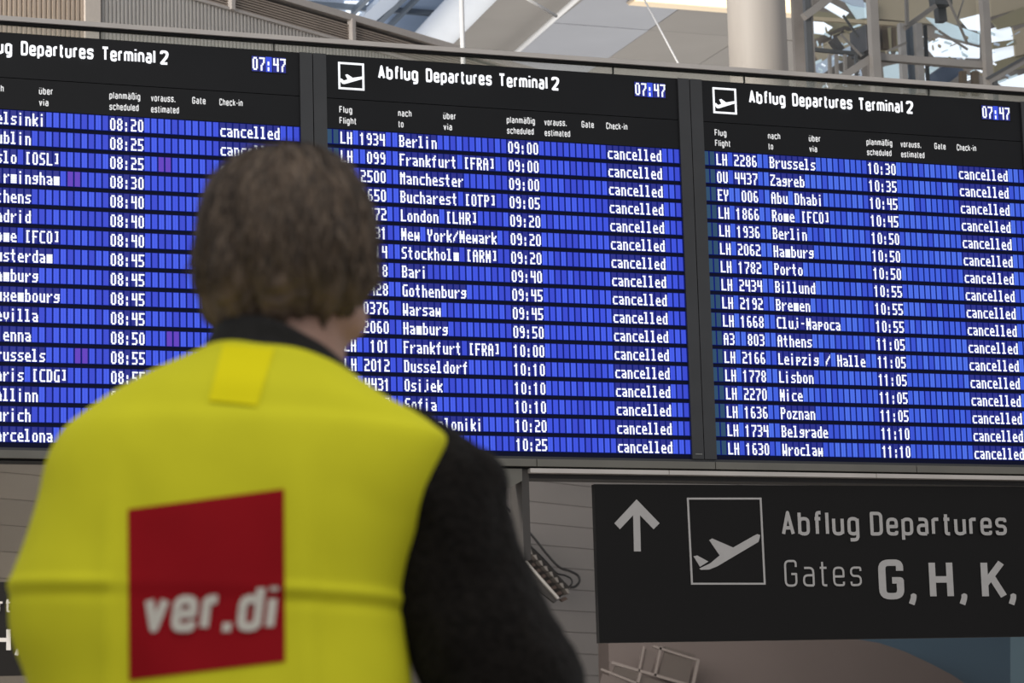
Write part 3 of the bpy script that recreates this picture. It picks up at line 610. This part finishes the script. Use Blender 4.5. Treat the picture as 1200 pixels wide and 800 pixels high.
#PERSON
# ------------------------------------------------------------------ the person in the yellow vest
PD = 2.95
HD = math.atan2(FW.x, FW.y); pf = Vector((math.sin(HD), math.cos(HD), 0)); pr = Vector((math.cos(HD), -math.sin(HD), 0))
PC = CAM + ray(345, 600) * (PD); PO = Vector((PC.x, PC.y, 0)); PO = CAM + pf * PD + pr * ((PC - CAM).dot(pr)); PO.z = 0
person = empty('person', tuple(PO), 'person seen from behind in yellow safety vest over black fleece, facing the boards', 'person')
person.rotation_euler = (0, 0, -HD)
def L(x, y, d=0.0):                            # point of the figure in its own frame: right, forward, up
    r = ray(x, y); t = ((PO - CAM).dot(pf) + d) / r.dot(pf); p = CAM + r * t; q = p - PO
    return Vector((q.dot(pr), q.dot(pf), p.z))
def loft(levels, n=64, cap0=True, cap1=True):
    """levels: (left, right, depth centre, back half-depth, front half-depth, exponent, sag) with left/right local points"""
    mb = MB(); nl = len(levels)
    for (l, r, dc, hb, hf, e, sag) in levels:
        cx, w2 = (l.x + r.x) / 2, (r.x - l.x) / 2
        for j in range(n):
            t = 2 * math.pi * j / n; c, s_ = math.cos(t), math.sin(t)
            a = w2 * math.copysign(abs(c) ** (2 / e), c); h = (hf if s_ > 0 else hb); y = dc + h * math.copysign(abs(s_) ** (2 / e), s_)
            k = (a + w2) / (2 * w2) if w2 else .5; z = l.z + (r.z - l.z) * k + sag * (1 - (2 * k - 1) ** 2)
            mb.v.append(Vector((cx + a, y, z)))
    for i in range(nl - 1):
        for j in range(n): mb.f.append((i * n + j, i * n + (j + 1) % n, (i + 1) * n + (j + 1) % n, (i + 1) * n + j)); mb.mi.append(0)
    if cap0: mb.f.append(tuple(range(n))); mb.mi.append(0)
    if cap1: mb.f.append(tuple((nl - 1) * n + j for j in range(n))); mb.mi.append(0)
    return mb
def cr(a, b, c, d, t): return .5 * ((2 * b) + (c - a) * t + (2 * a - 5 * b + 4 * c - d) * t * t + (3 * b - a - 3 * c + d) * t ** 3)
def dense(lv, m):
    out = []; n = len(lv)
    for i in range(n - 1):
        q = [lv[max(i - 1, 0)], lv[i], lv[i + 1], lv[min(i + 2, n - 1)]]
        for k in range(m): out.append(tuple(cr(q[0][x], q[1][x], q[2][x], q[3][x], k / m) for x in range(7)))
    return out + [lv[-1]]
def ball(bm, c, r, sub=3): 
    M = Matrix.Translation(c) @ Matrix.Diagonal((*r, 1)); bmesh.ops.create_icosphere(bm, subdivisions=sub, radius=1, matrix=M)
def cone(bm, a, ra, b, rb):                    # tapered capsule
    t = bmesh.new()
    for c, r in ((a, ra), (b, rb)): bmesh.ops.create_icosphere(t, subdivisions=3, radius=r, matrix=Matrix.Translation(c))
    res = bmesh.ops.convex_hull(t, input=t.verts); bmesh.ops.delete(t, geom=list({g_ for g_ in res['geom_interior'] if isinstance(g_, bmesh.types.BMVert)}), context='VERTS')
    m_ = bpy.data.meshes.new('tmp'); t.to_mesh(m_); t.free(); bm.from_mesh(m_); bpy.data.meshes.remove(m_)
def addmb(bm, mb):
    m_ = bpy.data.meshes.new('tmp'); m_.from_pydata([tuple(v) for v in mb.v], [], mb.f); t = bmesh.new(); t.from_mesh(m_); bmesh.ops.recalc_face_normals(t, faces=t.faces); t.to_mesh(m_); t.free(); bm.from_mesh(m_); bpy.data.meshes.remove(m_)
def fuse(name, bm, vox, m, it=4, parent=person):
    bmesh.ops.recalc_face_normals(bm, faces=bm.faces); me = bpy.data.meshes.new(name); bm.to_mesh(me); bm.free(); o = bpy.data.objects.new(name, me); COL.objects.link(o)
    r = o.modifiers.new('r', 'REMESH'); r.mode = 'VOXEL'; r.voxel_size = vox; s_ = o.modifiers.new('s', 'SMOOTH'); s_.iterations = it; s_.factor = .5
    dg = bpy.context.evaluated_depsgraph_get(); dg.update(); me2 = bpy.data.meshes.new_from_object(o.evaluated_get(dg)); o.modifiers.clear(); o.data = me2; bpy.data.meshes.remove(me)
    me2.name = name; me2.materials.clear(); me2.materials.append(m); me2.polygons.foreach_set('use_smooth', [True] * len(me2.polygons)); o.parent = parent; return o
def shift(o, fn):
    me = o.data; ns_ = [v.normal.copy() for v in me.vertices]
    for v, n_ in zip(me.vertices, ns_): v.co = v.co + n_ * fn(v.co, n_)
    me.update()
skin = mat('skin', (.42, .245, .18), .5, noise_amt=.08, nscale=30)
V = Vector
shR, shL = L(500, 590, .02), L(120, 585, .02)
elR, elL = L(590, 850, .03), L(88, 850, .03)
hipz = .96
cxm = (shR.x + shL.x) / 2
wrR, wrL = V((shR.x - .03, .28, 1.12)), V((shL.x + .05, .28, 1.14))
headc = L(338, 292, .02)
# body: one skin, head with face turned a little to the right and up
bm = bmesh.new()
cone(bm, V((cxm, 0, 1.05)), .135, V((cxm, .0, 1.42)), .125); cone(bm, V((cxm - .12, 0, 1.48)), .06, V((cxm + .12, 0, 1.47)), .06)
cone(bm, V((cxm - .06, .0, 1.0)), .12, V((cxm + .06, .0, 1.0)), .12)
nk = L(336, 420, .0)
cone(bm, nk + V((0, 0, -.06)), .062, headc + V((.008, .0, -.05)), .055)
for sg, sh, el, wr in ((1, shR, elR, wrR), (-1, shL, elL, wrL)):
    cone(bm, sh, .05, el, .038); cone(bm, el, .038, wr, .026); cone(bm, V((cxm + sg * .12, 0, 1.46)), .055, sh, .048)
    hip, kn, an = V((cxm + sg * .09, 0, hipz)), V((cxm + sg * .10, .01, .52)), V((cxm + sg * .11, 0, .10))
    cone(bm, hip, .088, kn, .055); cone(bm, kn, .055, an, .038); cone(bm, an + V((0, 0, -.03)), .04, an + V((0, .15, -.06)), .034)
    # hand: palm, four bent fingers of different lengths, thumb from the side
    pd = V((-sg * .5, .8, .1)).normalized(); sd = V((-sg * .1, -.05, .99)); pm = wr + pd * .065
    cone(bm, wr, .025, pm + sd * .018, .021); cone(bm, wr, .023, pm - sd * .02, .02)
    for q, ln in enumerate((.034, .04, .038, .03)):
        o1 = pm + sd * (.03 - q * .019) + pd * .015; b1 = o1 + pd * ln; b2 = b1 + (pd + V((-sg * .6, -.35, 0))).normalized() * ln * .7; b3 = b2 + V((-sg * .8, -.6, 0)).normalized() * ln * .5
        cone(bm, o1, .0095, b1, .009); cone(bm, b1, .009, b2, .0082); cone(bm, b2, .0082, b3, .0072)
    t0 = wr + pd * .03 + sd * .02; t1 = t0 + (sd * .6 + pd).normalized() * .035; t2 = t1 + (pd + V((-sg * .4, 0, 0))).normalized() * .028; cone(bm, t0, .012, t1, .011); cone(bm, t1, .0105, t2, .009)
ya = math.radians(-24); Rh = Matrix.Rotation(ya, 3, 'Z') @ Matrix.Rotation(math.radians(6), 3, 'X')
def hp(x, y, z): return headc + Rh @ V((x, y, z))
def hball(x, y, z, r, sub=3):
    M = Matrix.Translation(hp(x, y, z)) @ Rh.to_4x4() @ Matrix.Diagonal((*r, 1)); bmesh.ops.create_icosphere(bm, subdivisions=sub, radius=1, matrix=M)
hball(0, -.01, .01, (.076, .095, .088)); hball(0, .03, -.035, (.072, .07, .088)); hball(0, .05, -.095, (.042, .04, .03)); hball(0, .068, -.105, (.02, .02, .017))
hball(0, .112, -.032, (.013, .016, .013), 2); hball(0, .102, -.012, (.009, .012, .028), 2); hball(0, .085, .012, (.05, .016, .009), 2)
for sg in (-1, 1):
    hball(sg * .031, .088, -.004, (.014, .012, .009), 2); hball(sg * .04, .07, -.04, (.024, .022, .02), 2); hball(sg * .052, .015, -.08, (.026, .045, .030), 2)
    hball(sg * .079, -.0, -.03, (.009, .018, .032), 2); hball(sg * .080, -.004, -.056, (.007, .010, .013), 2)
hball(0, .097, -.067, (.024, .012, .006), 2); hball(0, .095, -.076, (.022, .012, .006), 2)
fuse('body', bm, .006, skin, 3)
# eyes
for sg in (-1, 1):
    g = MB(); c = hp(sg * .031, .094, -.002); g.tube([c - V((0, .006, 0)), c, c + V((0, .004, 0))], [.011, .011, .006], 14); o = g.build('eye', mat('eye_white', (.6, .58, .55), .2), person, smooth=True)
# hair: measured outline, thick locks
hairm = mat('hair_brown_grey', (.112, .076, .050), .8, noise_amt=.5, nscale=30, stretch=(1.5, 1.5, .35), sheen=.03)
HL = [(175.5, 330, 352, .012), (178, 312, 372, .034), (184, 292, 389, .053), (193, 274, 403, .070), (208, 257, 417, .086), (230, 243, 430, .099), (255, 236, 438, .107), (285, 232, 443, .110),
      (312, 231, 442, .106), (336, 235, 437, .098), (358, 241, 425, .088), (374, 247, 408, .078), (388, 258, 380, .066), (396, 280, 350, .055)]
lev = []
for y, x0, x1, hb in HL:
    l, r = L(x0, y, .02), L(x1, y, .02); fr = hb * .95 if y < 240 else max(.012, .10 - (y - 240) * .0011)
    lev.append((l.x, l.z, r.x, r.z, hb, fr, .015))
lv2 = dense([(a[0], a[1], a[2], a[3], a[4], a[5], a[6]) for a in lev], 5)
hb_ = loft([(V((a[0], 0, a[1])), V((a[2], 0, a[3])), a[6], a[4], a[5], 2.15, 0) for a in lv2], 96)
hair = hb_.build('hair', hairm, person, smooth=True)
hz = headc.z
def lock(p):
    an = math.atan2(p.x - headc.x, -(p.y - .02)); v = noise.noise(V((an * 7, p.z * 9, 3.1))) * .006 + noise.noise(V((an * 17 + p.z * 14, p.z * 22, 9.7))) * .0045
    low = max(0, min(1, (hz + .02 - p.z) / .07)); return v * (.6 + 1.3 * low) + low * noise.noise(V((an * 24, p.z * 16, 1.3))) * .007
shift(hair, lambda p, n_: lock(p))
# loose strands lying over the hair
bv = BVHTree.FromPolygons([v.co for v in hair.data.vertices], [p.vertices for p in hair.data.polygons])
sm = MB(); cw = headc + V((.0, -.02, .09)); random.seed(3)
for k in range(5200):
    th = random.uniform(0, 2 * math.pi); ph = random.uniform(-.35, 1.45); d = V((math.sin(th) * math.cos(ph), -abs(math.cos(th)) * math.cos(ph) if ph < .5 else -math.cos(th) * math.cos(ph), math.sin(ph)))
    h_ = bv.ray_cast(headc + d * .3, -d)
    if h_[0] is None: continue
    p, n_ = h_[0], h_[1]
    if n_.dot(d) < 0: n_ = -n_
    gdir = V((0, 0, -1)) + (p - cw).normalized() * .5; gdir.z -= .2; gdir = gdir - n_ * gdir.dot(n_); 
    if gdir.length < .05: continue
    gdir.normalize(); gdir = (gdir + n_.cross(gdir) * random.uniform(-.45, .45)).normalized(); sd = n_.cross(gdir) * random.uniform(.0006, .0012); ln = random.uniform(.014, .034); lift = random.uniform(.0008, .0045)
    pts = []
    for q in range(4):
        t = q / 3; c = p + gdir * ln * t + n_ * (.0005 + lift * math.sin(t * 2.2)) - n_ * (ln * t) ** 2 * 4; pts.append((c - sd * (1 - t * .8), c + sd * (1 - t * .8)))
    for q in range(3): sm.face([pts[q][0], pts[q][1], pts[q + 1][1], pts[q + 1][0]], k % 3)
st = sm.build('hair_strands', [hairm, mat('hair_light_strand', (.17, .122, .084), .75, sheen=.03), mat('hair_dark_strand', (.04, .028, .02), .75)], hair); st['kind'] = 'stuff'
# black fleece jacket
fleece = mat('black_fleece', (.0088, .0072, .0062), .95, noise_amt=.5, nscale=120, bump=.6, spec=.1, sheen=.04)
def TL_(rows, back=.0, shrink=0):
    out = []
    for (x0, y0, x1, y1, dc, hb, hf, e, sag) in rows:
        l, r = L(x0, y0, dc), L(x1, y1, dc); out.append((l.x + shrink, l.z, r.x - shrink, r.z, dc, hb - shrink, e, hf - shrink, sag))
    return out
VR = [(244, 409, 410, 441, .0, .060, .075, 2.1, .012), (226, 419, 430, 454, .0, .072, .08, 2.1, .014), (196, 434, 454, 470, .0, .085, .09, 2.15, .012), (146, 460, 490, 490, .0, .104, .10, 2.25, .009), (103, 489, 512, 507, .005, .120, .11, 2.4, .005),
      (76, 512, 523, 520, .005, .130, .12, 2.5, .004), (60, 545, 519, 548, .005, .137, .125, 2.6, .0), (50, 590, 507, 590, .005, .143, .13, 2.6, .0), (36, 640, 491, 640, .005, .147, .13, 2.6, .0), (21, 684, 477, 690, .005, .150, .13, 2.6, -.002),
      (19, 715, 475, 715, .005, .149, .13, 2.6, 0), (22, 750, 476, 750, .005, .148, .13, 2.6, 0), (38, 800, 480, 800, .005, .147, .13, 2.6, 0), (52, 870, 482, 870, .005, .146, .13, 2.6, 0), (60, 950, 482, 950, .005, .145, .13, 2.6, 0), (62, 1010, 482, 1010, .005, .15, .135, 2.6, 0)]
def dense9(rows, m):
    out = []; n = len(rows)
    for i in range(n - 1):
        q = [rows[max(i - 1, 0)], rows[i], rows[i + 1], rows[min(i + 2, n - 1)]]
        for k in range(m): out.append(tuple(cr(q[0][x], q[1][x], q[2][x], q[3][x], k / m) for x in range(len(q[0]))))
    return out + [rows[-1]]
def mkloft(rows, n, m, c0, c1): return loft([(V((a[0], 0, a[1])), V((a[2], 0, a[3])), a[4], a[5], a[7], a[6], a[8]) for a in dense9(rows, m)], n, c0, c1)
bm = bmesh.new()
jr = TL_(VR, shrink=.012)
addmb(bm, mkloft(jr, 48, 3, True, True))
pts = [L(508, 588, .01), L(538, 692, .02), L(590, 806, .02), elR]
rs = [.076, .080, .083, .078]
for i in range(3): cone(bm, pts[i], rs[i], pts[i + 1], rs[i + 1])
cone(bm, V((cxm + .1, 0, 1.5)), .05, L(502, 580, .01), .07); cone(bm, L(470, 520, .01), .045, L(530, 572, .01), .06)
cone(bm, elR, .072, wrR - (wrR - elR).normalized() * .03, .042)
cone(bm, shL + V((.02, 0, -.02)), .066, elL + V((.03, .02, 0)), .06); cone(bm, elL + V((.03, .02, 0)), .06, wrL - (wrL - elL).normalized() * .03, .042)
jk = fuse('jacket', bm, .008, fleece, 4)
shift(jk, lambda p, n_: noise.noise(p * 9) * .010 + noise.noise(p * 24) * .005 + noise.noise(p * 70) * .0018)
# standing collar
cl_ = []
for (x0, y0, x1, y1, rw, sag) in ((238, 420, 418, 455, .072, .010), (241, 408, 416, 444, .068, .014), (247, 395, 414, 438, .067, .014), (256, 380, 411, 431, .066, .0135), (262, 376, 408, 430, .060, .012), (270, 382, 402, 430, .054, .010)):
    l, r = L(x0, y0, 0), L(x1, y1, 0); cl_.append((l.x, l.z, r.x, r.z, .0, rw, 2.1, .06, sag))
cb_ = mkloft(cl_, 56, 4, False, False).build('collar', mat('black_collar', (.009, .0078, .0074), .9, noise_amt=.4, nscale=90, sheen=.03), person, smooth=True)
shift(cb_, lambda p, n_: noise.noise(p * 22) * .003)
# high visibility vest
yel = mat('yellow_vest_cloth', (.67, .635, .026), .85, noise_amt=.03, nscale=14, spec=.08)
vr = TL_(VR)
vb_ = mkloft(vr, 160, 12, False, False); vest = vb_.build('vest', yel, person, smooth=True)
cre = [(L(150, 600).x, .010, 1.0), (L(368, 600).x, .012, -1.0)]
zc = (L(60, 690).z, L(430, 703).z)
def fold(p, n_):
    if p.y > .05: return 0
    a, z = p.x, p.z; v = 0
    zz_ = zc[0] + (zc[1] - zc[0]) * (a - L(60, 690).x) / (L(430, 703).x - L(60, 690).x)
    d = z - zz_; mid = 1 if not (L(150, 700).x < a < L(340, 700).x) else .25
    v += mid * (.0030 * math.exp(-(d / .006) ** 2) - .0022 * math.exp(-((d + .012) / .007) ** 2))
    for (xa, w_, sg) in cre:
        xx = a - xa - .03 * (z - 1.35) * sg * (1 if z > 1.35 else .3)
        f_ = max(0, min(1, (1.52 - z) / .12)); v += f_ * (.006 * math.exp(-(xx / .012) ** 2) - .004 * math.exp(-((xx - .02) / .018) ** 2))
    v += noise.noise(V((a * 7, 2.2, z * 4))) * .006 + noise.noise(V((a * 16 + z * 9, 5.2, z * 7))) * .0025
    v += .0025 * math.exp(-((z - 1.50 + (a + .02) * .35) / .02) ** 2) * noise.noise(V((a * 5, 0, 7)))
    return v * (1 - .6 * max(0, min(1, (p.y + .06) / .06)))
shift(vest, fold)
sol = vest.modifiers.new('thickness', 'SOLIDIFY'); sol.thickness = .0022; sol.offset = 1
bv = BVHTree.FromPolygons([v.co for v in vest.data.vertices], [p.vertices for p in vest.data.polygons])
def onvest(x, y, off=.0012):                   # point of the vest's back under a measured spot
    q = L(x, y, -.14); o1 = CAM - PO; c = V((o1.dot(pr), o1.dot(pf), CAM.z)); d = (q - c).normalized(); h_ = bv.ray_cast(c, d)
    if h_[0] is None: return q
    return h_[0] - V((0, 1, 0)) * (off + .0022)
def patch(name, quadpx, nx, ny, m, off, parent):
    (a, b, c, d) = [Vector(p) for p in quadpx]; mb = MB()
    for j in range(ny + 1):
        for i in range(nx + 1):
            s_, t = i / nx, j / ny; p = (a * (1 - s_) + b * s_) * (1 - t) + (d * (1 - s_) + c * s_) * t; mb.v.append(onvest(p.x, p.y, off))
    for j in range(ny):
        for i in range(nx): mb.f.append((j * (nx + 1) + i, j * (nx + 1) + i + 1, (j + 1) * (nx + 1) + i + 1, (j + 1) * (nx + 1) + i)); mb.mi.append(0)
    o = mb.build(name, m, parent, smooth=True); return o
lg = patch('back_print', [(150.5, 597), (333, 573), (334.5, 775), (152, 797)], 30, 30, mat('red_print', (.30, .003, .008), .75, spec=.15, noise_amt=.06, nscale=12), .0015, vest)
lg['label'] = 'red slanted square print on the vest back'
tape = patch('loop_patch', [(262, 404), (322, 409), (302, 476), (245, 470)], 10, 14, mat('bright_yellow_patch', (.82, .72, .008), .75, spec=.1), .0025, vest); tape['label'] = 'brighter yellow rectangular patch below the collar'
# bold slanted lettering of the print
def vtext(txt, x0, x1, yb, ycap, slope, shear, t):
    Q0, wq = strokes(txt, t, .8, r=1.2); x = 0
    for ch in txt:
        Q, _ = strokes(ch, t, .8, r=1.2); mb = MB()
        sx = (x1 - x0) / wq; sy = (yb - ycap) / (7.2 + t)
        for k, q in enumerate(Q):
            P4 = []
            for a, b in q:
                X = x0 + (a + x) * sx + shear * b * sy; Y_ = yb - b * sy + slope * (X - x0); P4.append((X, Y_))
            n1 = [onvest(*p, .003 + k * .00003) for p in P4]; mb.face(n1)
        wd = GL[ch][0]; x += wd + t + .8
        if mb.v: mb.build('print_letter', mat('print_white', (.62, .58, .50), .6), lg)
vtext('ver.di', 166, 321, 741.5, 684, -.012, .12, 1.65)
# binding on the armhole edge, its lit rim put into a brighter yellow
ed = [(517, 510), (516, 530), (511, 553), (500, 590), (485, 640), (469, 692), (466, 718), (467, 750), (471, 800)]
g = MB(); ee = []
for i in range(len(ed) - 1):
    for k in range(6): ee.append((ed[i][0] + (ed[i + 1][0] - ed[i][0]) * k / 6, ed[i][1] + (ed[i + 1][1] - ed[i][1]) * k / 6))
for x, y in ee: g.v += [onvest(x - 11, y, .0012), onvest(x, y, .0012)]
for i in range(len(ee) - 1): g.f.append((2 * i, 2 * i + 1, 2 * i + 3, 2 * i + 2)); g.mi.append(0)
g.build('armhole_binding', mat('yellow_lit_binding', (.74, .70, .02), .8, spec=.1), vest, smooth=True)
# trousers and shoes (below the frame)
bm = bmesh.new()
for sg in (-1, 1):
    hip, kn, an = V((cxm + sg * .09, 0, hipz)), V((cxm + sg * .10, .01, .52)), V((cxm + sg * .11, 0, .08)); cone(bm, hip, .105, kn, .078); cone(bm, kn, .078, an, .062)
cone(bm, V((cxm - .06, 0, 1.0)), .132, V((cxm + .06, 0, 1.0)), .132)
fuse('trousers', bm, .01, mat('dark_denim', (.02, .025, .04), .9, noise_amt=.3, nscale=60), 3)
for sg in (-1, 1):
    bm = bmesh.new(); a = V((cxm + sg * .11, -.02, .055)); cone(bm, a, .052, a + V((sg * .02, .17, -.012)), .042); ball(bm, a + V((0, 0, .03)), (.05, .055, .05))
    for v in bm.verts: v.co.z = max(v.co.z, .002)
    fuse('shoe', bm, .008, mat('black_shoe_leather', (.02, .018, .016), .5), 2)
bpy.context.view_layer.update()
